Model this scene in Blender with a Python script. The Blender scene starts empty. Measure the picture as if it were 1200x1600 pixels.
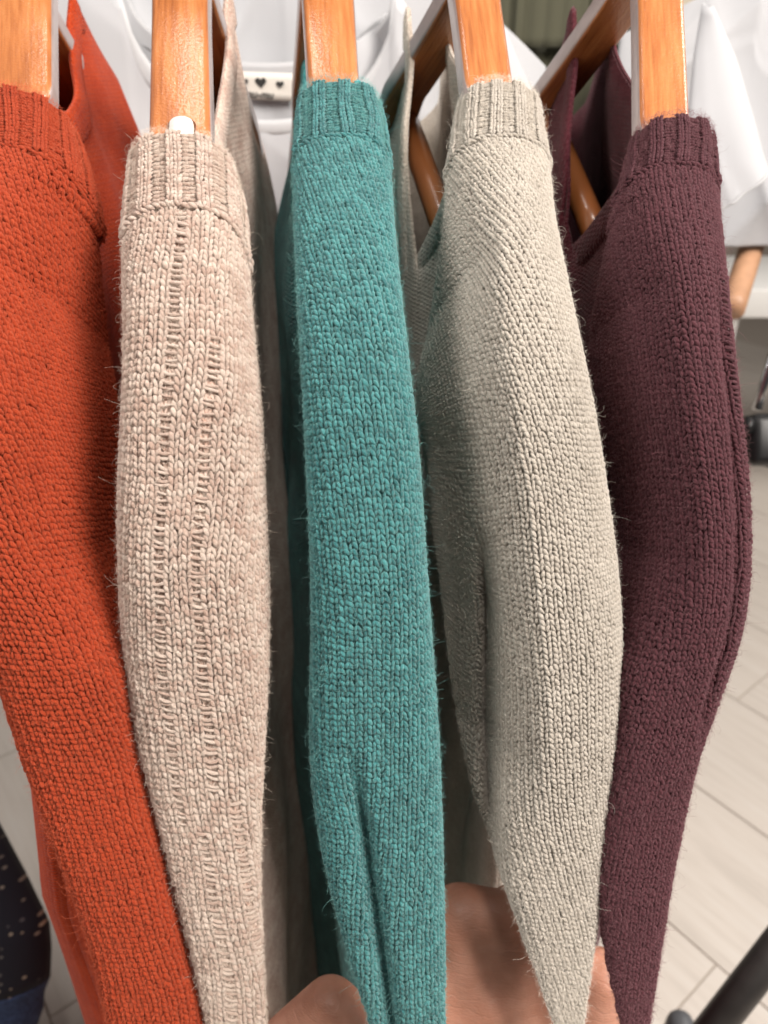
import bpy, bmesh, math, random
import numpy as np
from mathutils import Vector, Matrix

SC = bpy.context.scene
COL = SC.collection
rng = np.random.default_rng(7)
random.seed(7)

# ------------------------------------------------------------------ camera
PITCH = math.radians(30.0)
CAMZ = 1.5
FPX = 1600 * 26 / 36.0
cam_d = bpy.data.cameras.new('camera')
cam = bpy.data.objects.new('camera', cam_d)
COL.objects.link(cam)
cam.location = (0, 0, CAMZ)
cam.rotation_euler = (math.pi / 2 - PITCH, 0, 0)
cam_d.sensor_fit = 'VERTICAL'
cam_d.sensor_height = 36
cam_d.lens = 26
cam_d.clip_start = 0.01
cam_d.clip_end = 60
cam_d.dof.use_dof = True
cam_d.dof.focus_distance = 0.40
cam_d.dof.aperture_fstop = 7.5
SC.camera = cam

# ------------------------------------------------------------------ world, lamps, exposure
world = bpy.data.worlds.new('World')
SC.world = world
world.use_nodes = True
bg = world.node_tree.nodes['Background']
bg.inputs[0].default_value = (1.0, 0.96, 0.92, 1)
bg.inputs[1].default_value = 0.05


def area(name, loc, target, size, power, color, size_y=None):
    l = bpy.data.lights.new(name, 'AREA')
    l.energy = power
    l.color = color
    l.shape = 'RECTANGLE'
    l.size = size
    l.size_y = size_y or size
    o = bpy.data.objects.new(name, l)
    COL.objects.link(o)
    o.location = loc
    d = Vector(target) - Vector(loc)
    o.rotation_euler = d.to_track_quat('-Z', 'Y').to_euler()
    return o


# lamps out of view: overhead, right, back rack, aisle; the two at left are added
area('unseen_lamp', (0.05, 0.06, 2.80), (0.05, 0.35, 1.25), 0.16, 8, (1.0, 0.93, 0.86), 0.5)
area('unseen_lamp', (1.22, -0.30, 2.50), (0.05, 0.35, 1.2), 0.75, 76, (1.0, 0.93, 0.86), 1.1)
area('unseen_lamp', (-1.45, -0.10, 2.45), (0.0, 0.35, 1.2), 0.75, 20, (1.0, 0.93, 0.86), 1.0)  # added fill from the left, set aside so the gaps between sweaters stay dark
area('unseen_lamp', (-0.28, 1.15, 2.9), (-0.1, 0.55, 1.5), 0.22, 2.2, (1.0, 0.95, 0.9))
area('unseen_lamp', (2.3, 1.7, 3.0), (1.5, 1.7, 0.0), 1.1, 60, (1.0, 0.94, 0.87))
area('unseen_lamp', (-1.5, 0.45, 2.6), (0.0, 1.0, 1.4), 0.6, 12, (1.0, 0.97, 0.94))  # added to light the white shirts behind

SC.view_settings.view_transform = 'Standard'
SC.view_settings.look = 'None'
SC.view_settings.exposure = 0.0
SC.view_settings.gamma = 1
SC.cycles.max_bounces = 8
SC.cycles.diffuse_bounces = 4
SC.cycles.use_denoising = True

CP, SP = math.cos(PITCH), math.sin(PITCH)


def U(px, py, d):
    """point seen at photograph pixel (px, py), d metres along the optical axis (arrays allowed)"""
    px, py, d = np.broadcast_arrays(np.asarray(px, float), np.asarray(py, float), np.asarray(d, float))
    x = (px - 600) / FPX * d
    u = (800 - py) / FPX * d
    return np.stack([x, d * CP + u * SP, CAMZ - d * SP + u * CP], -1)


def project(P):
    P = np.asarray(P) - np.array([0, 0, CAMZ])
    d = P[..., 1] * CP - P[..., 2] * SP
    u = P[..., 1] * SP + P[..., 2] * CP
    return 600 + FPX * P[..., 0] / d, 800 - FPX * u / d, d


def unit(v):
    return v / np.maximum(np.linalg.norm(v, axis=-1, keepdims=True), 1e-12)


# ------------------------------------------------------------------ materials
class NT:
    def __init__(self, name):
        self.m = bpy.data.materials.new(name)
        self.m.use_nodes = True
        self.t = self.m.node_tree
        self.b = self.t.nodes['Principled BSDF']

    def n(self, typ, **kw):
        nd = self.t.nodes.new(typ)
        for k, v in kw.items():
            if k in nd.inputs.keys():
                nd.inputs[k].default_value = v
            else:
                setattr(nd, k, v)
        return nd

    def l(self, a, b):
        self.t.links.new(a, b)

    def noise(self, scale, detail=3, src=None, rough=0.5, coords='Object'):
        nz = self.n('ShaderNodeTexNoise')
        nz.inputs['Scale'].default_value = scale
        nz.inputs['Detail'].default_value = detail
        nz.inputs['Roughness'].default_value = rough
        if src is None:
            tc = self.n('ShaderNodeTexCoord')
            src = tc.outputs[coords]
        self.l(src, nz.inputs['Vector'])
        return nz

    def ramp(self, src, stops):
        r = self.n('ShaderNodeValToRGB')
        el = r.color_ramp.elements
        while len(el) < len(stops):
            el.new(0.5)
        for e, (p, c) in zip(el, stops):
            e.position = p
            e.color = (*c, 1) if len(c) == 3 else c
        self.l(src, r.inputs[0])
        return r

    def mix(self, fac, a, b, mode='MIX'):
        m = self.n('ShaderNodeMix', data_type='RGBA', blend_type=mode)
        for s, v in ((m.inputs[0], fac), (m.inputs[6], a), (m.inputs[7], b)):
            if hasattr(v, 'links'):
                self.l(v, s)
            elif isinstance(v, (int, float)):
                s.default_value = v
            else:
                s.default_value = (*v, 1)
        return m.outputs[2]

    def math(self, op, a, b=None, c=None):
        m = self.n('ShaderNodeMath', operation=op)
        for i, v in enumerate((a, b, c)):
            if v is None:
                continue
            if hasattr(v, 'links'):
                self.l(v, m.inputs[i])
            else:
                m.inputs[i].default_value = v
        return m.outputs[0]

    def bump(self, height, strength=0.5, dist=0.001):
        b = self.n('ShaderNodeBump')
        b.inputs['Strength'].default_value = strength
        b.inputs['Distance'].default_value = dist
        self.l(height, b.inputs['Height'])
        self.l(b.outputs[0], self.b.inputs['Normal'])
        return b


def yarn_material(name, base, alt, heather, sheen=0.25, sheen_tint=(1, 1, 1), fleck=0.16):
    """spun wool: per-stitch tint, heather blotches, plied fibres as fine relief along the strand (UV)"""
    t = NT(name)
    at = t.n('ShaderNodeAttribute', attribute_name='tint')
    nz = t.noise(420, 2)
    nz2 = t.noise(75, 3)
    f = t.math('ADD', t.math('MULTIPLY', nz.outputs[0], 0.55), t.math('MULTIPLY', nz2.outputs[0], 0.45))
    f = t.math('ADD', f, t.math('MULTIPLY', t.math('SUBTRACT', at.outputs['Fac'], 0.5), fleck))
    r = t.ramp(f, [(0.5 - heather, base), (0.5 + heather, alt)])
    uv = t.n('ShaderNodeUVMap')
    w = t.n('ShaderNodeTexWave', wave_type='BANDS', bands_direction='DIAGONAL')
    w.inputs['Scale'].default_value = 1.5
    w.inputs['Distortion'].default_value = 2.2
    t.l(uv.outputs[0], w.inputs['Vector'])
    mpf = t.n('ShaderNodeMapping')
    mpf.inputs['Rotation'].default_value = (0, 0, 0.5)
    mpf.inputs['Scale'].default_value = (1.6, 9.0, 1)
    t.l(uv.outputs[0], mpf.inputs[0])
    fb = t.noise(2.2, 3, mpf.outputs[0], 0.6)
    fr = t.ramp(fb.outputs[0], [(0.32, (0, 0, 0)), (0.68, (1, 1, 1))])
    c = t.mix(t.math('MULTIPLY', w.outputs['Fac'], 0.22), r.outputs[0], (0.6 * base[0], 0.6 * base[1], 0.6 * base[2]))
    hi = tuple(min(0.95, 1.35 * x + 0.015) for x in alt)
    c = t.mix(t.math('MULTIPLY', fr.outputs[0], 0.20), c, hi)
    t.l(c, t.b.inputs['Base Color'])
    t.b.inputs['Roughness'].default_value = 0.75
    t.b.inputs['Specular IOR Level'].default_value = 0.25
    t.b.inputs['Sheen Weight'].default_value = sheen
    t.b.inputs['Sheen Roughness'].default_value = 0.45
    t.b.inputs['Sheen Tint'].default_value = (*sheen_tint, 1)
    nf = t.noise(3500, 1)
    t.bump(t.math('ADD', t.math('MULTIPLY', w.outputs['Fac'], 0.8), t.math('ADD', t.math('MULTIPLY', nf.outputs[0], 0.7), fr.outputs[0])), 0.75, 0.0007)
    return t.m


def knit_panel_material(name, base, alt, heather, sheen=0.25):
    """knit cloth away from the focus: stitch relief from the UV grid (one unit = one stitch)"""
    t = NT(name)
    uv = t.n('ShaderNodeUVMap')
    sep = t.n('ShaderNodeSeparateXYZ')
    t.l(uv.outputs[0], sep.inputs[0])
    x, y = sep.outputs[0], sep.outputs[1]
    fx = t.math('SUBTRACT', t.math('FRACT', x), 0.5)
    ax = t.math('ABSOLUTE', fx)
    ph = t.math('FRACT', t.math('ADD', y, t.math('MULTIPLY', ax, 1.4)))
    leg = t.math('SINE', t.math('MULTIPLY', ph, math.pi))
    edge = t.math('SINE', t.math('MULTIPLY', t.math('MULTIPLY', ax, 2.0), math.pi))
    h = t.math('MULTIPLY', leg, t.math('ADD', edge, 0.25))
    nz = t.noise(420, 2)
    nz2 = t.noise(60, 3)
    f = t.math('ADD', t.math('MULTIPLY', nz.outputs[0], 0.55), t.math('MULTIPLY', nz2.outputs[0], 0.45))
    r = t.ramp(f, [(0.5 - 0.6 * heather, base), (0.5 + 0.6 * heather, alt)])
    t.l(r.outputs[0], t.b.inputs['Base Color'])
    t.b.inputs['Roughness'].default_value = 1.0
    t.b.inputs['Specular IOR Level'].default_value = 0.0
    t.b.inputs['Sheen Weight'].default_value = sheen
    t.b.inputs['Sheen Roughness'].default_value = 0.5
    t.bump(t.math('ADD', t.math('MULTIPLY', h, 0.6), t.math('MULTIPLY', nz.outputs[0], 0.8)), 0.9, 0.0013)
    return t.m


def wood_material():
    t = NT('lacquered_wood')
    tc = t.n('ShaderNodeTexCoord')
    mp = t.n('ShaderNodeMapping')
    t.l(tc.outputs['UV'], mp.inputs[0])
    mp.inputs['Scale'].default_value = (1.0, 0.045, 1.0)
    n1 = t.noise(320, 5, mp.outputs[0], 0.6)
    mp2 = t.n('ShaderNodeMapping')
    t.l(tc.outputs['UV'], mp2.inputs[0])
    mp2.inputs['Scale'].default_value = (1.0, 0.22, 1.0)
    n2 = t.noise(38, 3, mp2.outputs[0], 0.55)
    n3 = t.noise(900, 1, tc.outputs['UV'])
    f = t.math('ADD', t.math('MULTIPLY', n1.outputs[0], 0.58), t.math('MULTIPLY', n2.outputs[0], 0.42))
    r = t.ramp(f, [(0.36, (0.29, 0.088, 0.025)), (0.5, (0.46, 0.160, 0.048)), (0.64, (0.57, 0.235, 0.082))])
    c = t.mix(t.math('MULTIPLY', n3.outputs[0], 0.25), r.outputs[0], (0.30, 0.09, 0.02))
    t.l(c, t.b.inputs['Base Color'])
    t.b.inputs['Roughness'].default_value = 0.42
    t.b.inputs['Coat Weight'].default_value = 0.9
    t.b.inputs['Coat Roughness'].default_value = 0.2
    nb = t.noise(420, 2, tc.outputs['UV'])
    t.bump(t.math('ADD', nb.outputs[0], t.math('MULTIPLY', n1.outputs[0], 0.6)), 0.42, 0.0008)
    # the lacquer coat ripples with the wood
    bump = [n for n in t.t.nodes if n.type == 'BUMP'][0]
    t.l(bump.outputs[0], t.b.inputs['Coat Normal'])
    return t.m


def plain(name, col, rough=0.5, metal=0.0, noise=None, bump=None, **kw):
    t = NT(name)
    t.b.inputs['Base Color'].default_value = (*col, 1)
    t.b.inputs['Roughness'].default_value = rough
    t.b.inputs['Metallic'].default_value = metal
    for k, v in kw.items():
        t.b.inputs[k.replace('_', ' ')].default_value = v
    if noise:
        sc, amt = noise
        nz = t.noise(sc, 4)
        r = t.ramp(nz.outputs[0], [(0.3, tuple(max(0, c * (1 - amt)) for c in col)), (0.7, tuple(min(1, c * (1 + amt)) for c in col))])
        t.l(r.outputs[0], t.b.inputs['Base Color'])
    if bump:
        sc, st, di = bump
        nb = t.noise(sc, 3)
        t.bump(nb.outputs[0], st, di)
    return t.m


def cotton(name, col, weave=1800):
    t = NT(name)
    nz = t.noise(14, 4)
    r = t.ramp(nz.outputs[0], [(0.3, tuple(c * 0.96 for c in col)), (0.7, col)])
    t.l(r.outputs[0], t.b.inputs['Base Color'])
    t.b.inputs['Roughness'].default_value = 0.85
    t.b.inputs['Specular IOR Level'].default_value = 0.2
    t.b.inputs['Sheen Weight'].default_value = 0.15
    nb = t.noise(7, 3, rough=0.5)
    nw = t.noise(weave, 1)
    t.bump(t.math('ADD', nb.outputs[0], t.math('MULTIPLY', nw.outputs[0], 0.03)), 0.3, 0.012)
    return t.m


# ------------------------------------------------------------------ object helpers
def tag(o, label=None, cat=None, group=None, kind=None):
    for k, v in (('label', label), ('category', cat), ('group', group), ('kind', kind)):
        if v:
            o[k] = v
    return o


def thing(name, loc, label, cat, group=None):
    o = bpy.data.objects.new(name, None)
    o.empty_display_size = 0.05
    COL.objects.link(o)
    o.location = loc
    return tag(o, label, cat, group)


def link(o, parent=None):
    COL.objects.link(o)
    if parent is not None:
        o.parent = parent
        base = parent
        off = Vector((0, 0, 0))
        while base is not None:
            off += base.location
            base = base.parent
        o.location = -off
    return o


def np_mesh(name, verts, faces, mat, parent=None, smooth=True, uv=None, tint=None):
    """verts (n,3); faces (m,4) or (m,3) int arrays or a list of such; world coordinates"""
    if isinstance(faces, np.ndarray):
        faces = [faces]
    faces = [f for f in faces if len(f)]
    me = bpy.data.meshes.new(name)
    verts = np.ascontiguousarray(verts, dtype=np.float32)
    me.vertices.add(len(verts))
    me.vertices.foreach_set('co', verts.ravel())
    loops = np.concatenate([f.ravel() for f in faces]).astype(np.int32)
    sizes = np.concatenate([np.full(len(f), f.shape[1]) for f in faces]).astype(np.int32)
    starts = np.concatenate([[0], np.cumsum(sizes)[:-1]]).astype(np.int32)
    me.loops.add(len(loops))
    me.loops.foreach_set('vertex_index', loops)
    me.polygons.add(len(sizes))
    me.polygons.foreach_set('loop_start', starts)
    me.polygons.foreach_set('use_smooth', np.full(len(sizes), smooth))
    if uv is not None:
        l = me.uv_layers.new(name='UVMap')
        l.data.foreach_set('uv', np.ascontiguousarray(uv[loops], dtype=np.float32).ravel())
    if tint is not None:
        a = me.attributes.new('tint', 'FLOAT', 'POINT')
        a.data.foreach_set('value', np.ascontiguousarray(tint, dtype=np.float32))
    me.update(calc_edges=True)
    me.validate()
    if mat:
        me.materials.append(mat)
    return link(bpy.data.objects.new(name, me), parent)


def grid_faces(nr, nc, wrap=False):
    r = np.arange(nr - 1)[:, None]
    c = np.arange(nc if wrap else nc - 1)[None, :]
    c2 = (c + 1) % nc
    return np.stack([r * nc + c, r * nc + c2, (r + 1) * nc + c2, (r + 1) * nc + c], -1).reshape(-1, 4)


def grid_mesh(name, P, mat, parent=None, uv=None, wrap=False, solid=None):
    nr, nc = P.shape[:2]
    o = np_mesh(name, P.reshape(-1, 3), grid_faces(nr, nc, wrap), mat, parent, uv=None if uv is None else uv.reshape(-1, 2))
    if solid:
        m = o.modifiers.new('thickness', 'SOLIDIFY')
        m.thickness = solid
        m.offset = 0
    return o


def bm_obj(name, bm, mat, parent=None, smooth=True):
    me = bpy.data.meshes.new(name)
    bmesh.ops.recalc_face_normals(bm, faces=bm.faces)
    bm.to_mesh(me)
    bm.free()
    for p in me.polygons:
        p.use_smooth = smooth
    if mat:
        me.materials.append(mat)
    return link(bpy.data.objects.new(name, me), parent)


def tube_mesh(name, pts, rad, mat, parent=None, seg=16, cap=True):
    pts = np.asarray(pts, float)
    n = len(pts)
    rad = np.broadcast_to(np.asarray(rad, float), (n,))
    T = unit(np.gradient(pts, axis=0))
    ref = np.array([0, 0, 1.0]) if abs(T[0][2]) < 0.9 else np.array([1.0, 0, 0])
    V = []
    for i in range(n):
        a = unit(np.cross(T[i], ref))
        b = np.cross(T[i], a)
        an = np.linspace(0, 2 * np.pi, seg, endpoint=False)
        V.append(pts[i] + rad[i] * (np.cos(an)[:, None] * a + np.sin(an)[:, None] * b))
    V = np.array(V).reshape(-1, 3)
    F = [grid_faces(n, seg, True)]
    if cap:
        V = np.vstack([V, pts[0], pts[-1]])
        k = np.arange(seg)
        F.append(np.stack([(k + 1) % seg, k, np.full(seg, n * seg)], -1))
        F.append(np.stack([(n - 1) * seg + k, (n - 1) * seg + (k + 1) % seg, np.full(seg, n * seg + 1)], -1))
    return np_mesh(name, V, F, mat, parent)


def bevel_box(name, c, size, mat, parent=None, bev=0.004, rot=None):
    bm = bmesh.new()
    bmesh.ops.create_cube(bm, size=1)
    bmesh.ops.scale(bm, vec=size, verts=bm.verts)
    bmesh.ops.bevel(bm, geom=bm.edges[:], offset=bev, segments=3, affect='EDGES', profile=0.5)
    if rot is not None:
        bmesh.ops.rotate(bm, matrix=rot, verts=bm.verts)
    bmesh.ops.translate(bm, vec=c, verts=bm.verts)
    return bm_obj(name, bm, mat, parent)


# ------------------------------------------------------------------ smooth random fields
def field(n, k, seed):
    """n smooth 2-D random functions made of k sine waves: returns f(x, y) with unit-ish amplitude"""
    r = np.random.default_rng(seed)
    fx, fy, ph = r.normal(0, 1, k), r.normal(0, 1, k), r.uniform(0, 6.28, k)

    def f(x, y, lx, ly):
        out = 0
        for a, b, p in zip(fx, fy, ph):
            out = out + np.sin(a * x / lx * 3 + b * y / ly * 3 + p)
        return out / math.sqrt(k)
    return f


# ------------------------------------------------------------------ floor, wall, furniture behind
M_grout = plain('grout', (0.50, 0.44, 0.385), 0.9, bump=(300, 0.3, 0.002))


def tile_material():
    t = NT('stone_look_tile')
    tc = t.n('ShaderNodeTexCoord')
    mp = t.n('ShaderNodeMapping')
    t.l(tc.outputs['Generated'], mp.inputs[0])
    mp.inputs['Scale'].default_value = (0.8, 4.0, 1)
    oi = t.n('ShaderNodeObjectInfo')
    t.l(oi.outputs['Random'], mp.inputs['Location'])
    n1 = t.noise(4, 6, mp.outputs[0], 0.6)
    r = t.ramp(n1.outputs[0], [(0.3, (0.55, 0.495, 0.445)), (0.5, (0.62, 0.56, 0.505)), (0.72, (0.65, 0.60, 0.55))])
    t.l(r.outputs[0], t.b.inputs['Base Color'])
    t.b.inputs['Roughness'].default_value = 0.45
    t.bump(n1.outputs[0], 0.15, 0.002)
    return t.m


M_tile = tile_material()
floor = np_mesh('floor', np.array([[-4, -3, -0.006], [6, -3, -0.006], [6, 7, -0.006], [-4, 7, -0.006]], float),
                np.array([[0, 1, 2, 3]]), M_grout, smooth=False)
tag(floor, kind='structure')
FD = np.array([0.616, -0.788])      # along the planks
FN = np.array([0.788, 0.616])
TW, TL = 0.355, 0.71
tile_data = None
for k in range(-3, 13):
    for j in range(-10, 6):
        n0 = 1.019 + (k - 2) * TW
        t0 = -0.60 + (j + 0.0) * TL + (0.36 if k % 2 else 0.0)
        c2 = FN * (n0 + TW / 2) + FD * (t0 + TL / 2)
        px, py, d = project(np.array([c2[0], c2[1], 0.0]))
        if d < 0.3 or c2[1] < 0.2 or c2[1] > 6.2 or not (-350 < px < 1650 and -200 < py < 2100):
            continue
        if tile_data is None:
            bm = bmesh.new()
            bmesh.ops.create_cube(bm, size=1)
            bmesh.ops.scale(bm, vec=(TL - 0.0032, TW - 0.0032, 0.008), verts=bm.verts)
            bmesh.ops.bevel(bm, geom=[e for e in bm.edges if all(v.co.z > 0 for v in e.verts)], offset=0.0012, segments=2, affect='EDGES')
            tile_data = bpy.data.meshes.new('floor_tile')
            bm.to_mesh(tile_data)
            bm.free()
            tile_data.materials.append(M_tile)
        o = bpy.data.objects.new('floor_tile', tile_data)
        COL.objects.link(o)
        o.parent = floor
        o.location = (c2[0], c2[1], -0.004 + random.uniform(-0.0004, 0.0004))
        o.rotation_euler = (0, 0, math.atan2(FD[1], FD[0]))

M_wall = plain('wall_paint', (0.62, 0.55, 0.48), 0.8, noise=(3, 0.05), bump=(90, 0.1, 0.002))
w = bevel_box('wall', (1, 6.6, 1.6), (10, 0.12, 3.2), M_wall, bev=0.003)
tag(w, kind='structure')

M_white = plain('white_lacquer', (0.82, 0.81, 0.79), 0.35, noise=(6, 0.03))
tb = thing('display_table', (1.9, 2.95, 0), 'white display table with a thick top, far behind the plum sweater', 'table')
bevel_box('tabletop', (1.95, 2.95, 0.825), (1.5, 0.6, 0.10), M_white, tb)
for sx in (-0.68, 0.68):
    for sy in (-0.24, 0.24):
        bevel_box('leg', (1.95 + sx, 2.95 + sy, 0.3875), (0.05, 0.05, 0.775), M_white, tb)

M_blackm = plain('black_plastic', (0.012, 0.012, 0.013), 0.38, noise=(40, 0.3))
M_blackp = plain('black_painted_steel', (0.035, 0.032, 0.031), 0.42, noise=(30, 0.2), bump=(500, 0.1, 0.001))
M_chrome = plain('chrome', (0.75, 0.75, 0.76), 0.12, 1.0)

# garment rack that carries the sweaters
HOOK_Y, HOOK_Z = 0.668, 1.586
rack = thing('garment_rack', (0.60, 0.8, 0.0), 'black garment rack with its sloping foot tube at the lower right corner', 'clothes rack')
tube_mesh('rail', [(-1.1, HOOK_Y, HOOK_Z + 0.075), (1.1, HOOK_Y, HOOK_Z + 0.075)], 0.0125, M_blackp, rack)
p1, p2 = U(1290, 1381, 0.93), U(1040, 1703, 0.97)
tube_mesh('foot_tube', [p1, (p1 + p2) / 2, p2], 0.0205, M_blackp, rack, 24)
tube_mesh('upright', [p1, (p1[0], HOOK_Y, p1[2] + .35), (p1[0] + 0.1, HOOK_Y, HOOK_Z + 0.075)], 0.016, M_blackp, rack)
e = U(1062, 1614, 1.15)
bevel_box('foot_cap', e, (0.042, 0.05, 0.07), plain('grey_plastic', (0.10, 0.105, 0.115), 0.5), rack, 0.02)

stand = thing('display_stand', tuple(U(1195, 690, 1.0)), 'chrome pole held in a black clamp, right of the plum sweater', 'stand')
pA, pB = U(1183, 640, 1.0), U(1222, 500, 1.0)
tube_mesh('pole', [pA, pB], 0.0062, M_chrome, stand)
bevel_box('clamp', U(1198, 688, 1.0), (0.062, 0.05, 0.07), M_blackm, stand, 0.012, Matrix.Rotation(math.radians(-28), 3, 'X'))
tube_mesh('clamp_knob', [U(1172, 668, 0.985), U(1160, 664, 0.985)], 0.013, M_blackm, stand)
tube_mesh('arm', [U(1200, 705, 1.0), U(1330, 745, 1.0)], 0.021, M_blackm, stand)

# ------------------------------------------------------------------ garments on the rack behind
M_tee = cotton('white_cotton', (0.48, 0.485, 0.505))
M_collar = cotton('white_ribbed_cotton', (0.53, 0.535, 0.55), 900)
M_label = plain('label_satin', (0.66, 0.63, 0.58), 0.5)
M_ink = plain('black_print', (0.02, 0.02, 0.02), 0.6)


def tshirt(c, yaw, label, seed, half=0.235, length=0.62, neck_half=0.095, drop=0.085, back_drop=0.018, sleeve=True, slope=0.30, amp=1.0):
    """white T-shirt hanging from its shoulders; c = middle of the neckline at shoulder height"""
    c = np.array(c, float)
    root = thing('white_t_shirt', tuple(c), label, 't-shirt', 'white t-shirts hanging behind the sweaters')
    ax = np.array([math.cos(yaw), math.sin(yaw), 0])
    nx = np.array([math.sin(yaw), -math.cos(yaw), 0])        # towards the viewer
    f1, f2 = field(1, 5, seed), field(1, 4, seed + 50)
    cr = np.random.default_rng(seed + 90)
    creases = [(cr.uniform(6, 14) * cr.choice([-1, 1]), cr.uniform(3, 9), cr.uniform(0, 3), cr.uniform(0.004, 0.009)) for _ in range(4)]
    u = np.linspace(-1, 1, 121)
    v = np.linspace(0, 1, 91) ** 1.2
    uu, vv = np.meshgrid(u, v)
    x = uu * half
    sh = -np.maximum(0, np.abs(x) - neck_half) * slope

    def panel(side, dr):
        q = np.clip(np.abs(x) / neck_half, 0, 1)
        top = sh - dr * np.sqrt(np.clip(1 - q ** 2.2, 0, 1))
        z = top * (1 - vv) + (-length) * vv
        edge = np.clip((half - np.abs(x)) / 0.06, 0, 1) ** 0.5
        off = side * (0.008 + 0.020 * edge * np.minimum(1, vv * 3 + 0.25))
        fold = amp * (0.010 * f1(x, z, 0.13, 0.7) + 0.004 * f2(x + 0.5 * z * np.sign(x), z, 0.10, 0.45)) * np.minimum(1, vv * 4 + 0.15)
        for ka, kb, kp, ks in creases:
            fold = fold + amp * ks * (1 - np.abs(np.sin(ka * x + kb * z + kp))) ** 5 * np.minimum(1, vv * 5 + 0.1)
        off = off + fold * edge
        P = c + x[..., None] * ax + off[..., None] * nx
        P[..., 2] += z
        return P
    Pf, Pb = panel(1, drop), panel(-1, back_drop)
    grid_mesh('front_panel', Pf, M_tee, root, solid=0.0009)
    grid_mesh('back_panel', Pb, M_tee, root, solid=0.0009)
    # neck ribbing: follows the neck edge of each panel
    for side, dr, wd in ((1, drop, 0.017), (-1, back_drop, 0.014)):
        xs = np.linspace(-neck_half, neck_half, 41)
        q = np.abs(xs) / neck_half
        zt = -dr * np.sqrt(np.clip(1 - q ** 2.2, 0, 1))
        rows = []
        for k, bul in ((0.0, 0.0), (0.3, 0.0018), (0.7, 0.0018), (1.0, 0.0)):
            o = side * (0.008 + 0.020 * 0.25) + side * (0.001 + bul)
            P = c + xs[:, None] * (1 + 0.10 * k) * ax + o * nx
            P[:, 2] += zt - k * wd + 0.002
            rows.append(P)
        grid_mesh('collar', np.array(rows), M_collar, root, solid=0.0012)
    if sleeve:
        for s in (-1, 1):
            a = np.linspace(0, 2 * np.pi, 25)[:-1]
            rows = []
            for k in np.linspace(0, 1, 10):
                cx = s * (half - 0.012 + 0.075 * k)
                cz = -(half - neck_half) * slope - 0.085 - 0.12 * k
                ry, rz = 0.026 + 0.012 * k, 0.085 - 0.004 * k
                wob = 1 + 0.06 * np.sin(3 * a + 4 * k + seed)
                P = c + (cx + s * np.cos(a) * rz * 0.30)[:, None] * ax + (np.sin(a) * ry * wob)[:, None] * nx
                P[:, 2] += cz + np.cos(a) * rz
                rows.append(P)
            grid_mesh('sleeve', np.array(rows), M_tee, root, wrap=True, solid=0.0009)
    return root, ax, nx, c


def heart_verts(c, ax, up, w, h, nx):
    t = np.linspace(0, 2 * np.pi, 28, endpoint=False)
    hx = np.sin(t) ** 3
    hy = (13 * np.cos(t) - 5 * np.cos(2 * t) - 2 * np.cos(3 * t) - np.cos(4 * t)) / 16
    return c + (hx * w / 2)[:, None] * ax + (hy * h / 2)[:, None] * up + nx * 0.0003


tA = U(405, -14, 0.82)
rootA, axA, nxA, cA = tshirt(tA, 0.05, 'white t-shirt with a scoop neck and a label with three printed hearts', 3, half=0.25, neck_half=0.15, slope=0.10, drop=0.128, back_drop=0.070, length=0.72)
# neck label with three hearts and a word
up = np.array([0, 0, 1.0])
lc = cA + nxA * (-0.006) + np.array([0, 0, -0.091])
pt = np.array([[-0.031, 0.0145], [0.034, 0.0125], [0.034, -0.0165], [-0.031, -0.0135]])
g = []
for yy in np.linspace(0, 1, 5):
    row = []
    for xx in np.linspace(0, 1, 13):
        p = (pt[0] * (1 - xx) + pt[1] * xx) * (1 - yy) + (pt[3] * (1 - xx) + pt[2] * xx) * yy
        row.append(lc + p[0] * axA + p[1] * up + nxA * (0.0006 * math.sin(xx * 5)))
    g.append(row)
neck_label = grid_mesh('neck_label', np.array(g), M_label, rootA, solid=0.0006)
for hx, hy, sw, sh in ((-0.0245, 0.004, 0.008, 0.008), (-0.006, 0.0035, 0.013, 0.0125), (0.0165, 0.0015, 0.009, 0.0085)):
    V = heart_verts(lc + hx * axA + hy * up + nxA * 0.0016, axA, up, sw, sh, nxA)
    V2 = np.vstack([V, V.mean(0)])
    k = np.arange(28)
    np_mesh('heart', V2, np.stack([k, (k + 1) % 28, np.full(28, 28)], -1), M_ink, neck_label)
fc = bpy.data.curves.new('label_word', 'FONT')
fc.body = 'mu-mu'
fc.size = 0.0120
fc.offset = 0.00018
fc.shear = 0.35
fc.align_x = 'CENTER'
fo = bpy.data.objects.new('label_word', fc)
COL.objects.link(fo)
bpy.context.view_layer.update()
me = bpy.data.meshes.new_from_object(fo.evaluated_get(bpy.context.evaluated_depsgraph_get()))
bpy.data.objects.remove(fo)
co = np.empty(len(me.vertices) * 3, np.float32)
me.vertices.foreach_get('co', co)
co = co.reshape(-1, 3)
W = lc + nxA * 0.0018 + (co[:, :1] - 0.010) * axA + (co[:, 1:2] * 1.0 - 0.0125 - 0.06 * (co[:, :1])) * up
me.vertices.foreach_set('co', np.ascontiguousarray(W, np.float32).ravel())
me.materials.clear()
me.materials.append(M_ink)
link(bpy.data.objects.new('label_word', me), neck_label)

tB = U(330, -75, 0.93)
tshirt(tB, -0.10, 'white t-shirt hung highest, its fabric filling the gap above the heart label', 11, half=0.26, drop=0.02, back_drop=0.01, amp=1.6)
tC = U(690, 8, 0.90)
tshirt(tC, 0.55, 'white t-shirt whose pointed shoulders show either side of the cream hanger', 23, half=0.17, neck_half=0.055, drop=0.05, slope=0.55, sleeve=False, length=0.5)
tD = U(1330, -60, 0.90)
rootD, _, _, _ = tshirt(tD, -0.35, 'large white t-shirt with a wide short sleeve, right of the plum hanger', 31, half=0.26, neck_half=0.09, drop=0.07, length=0.33, slope=0.42, sleeve=False, amp=1.6)

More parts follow.
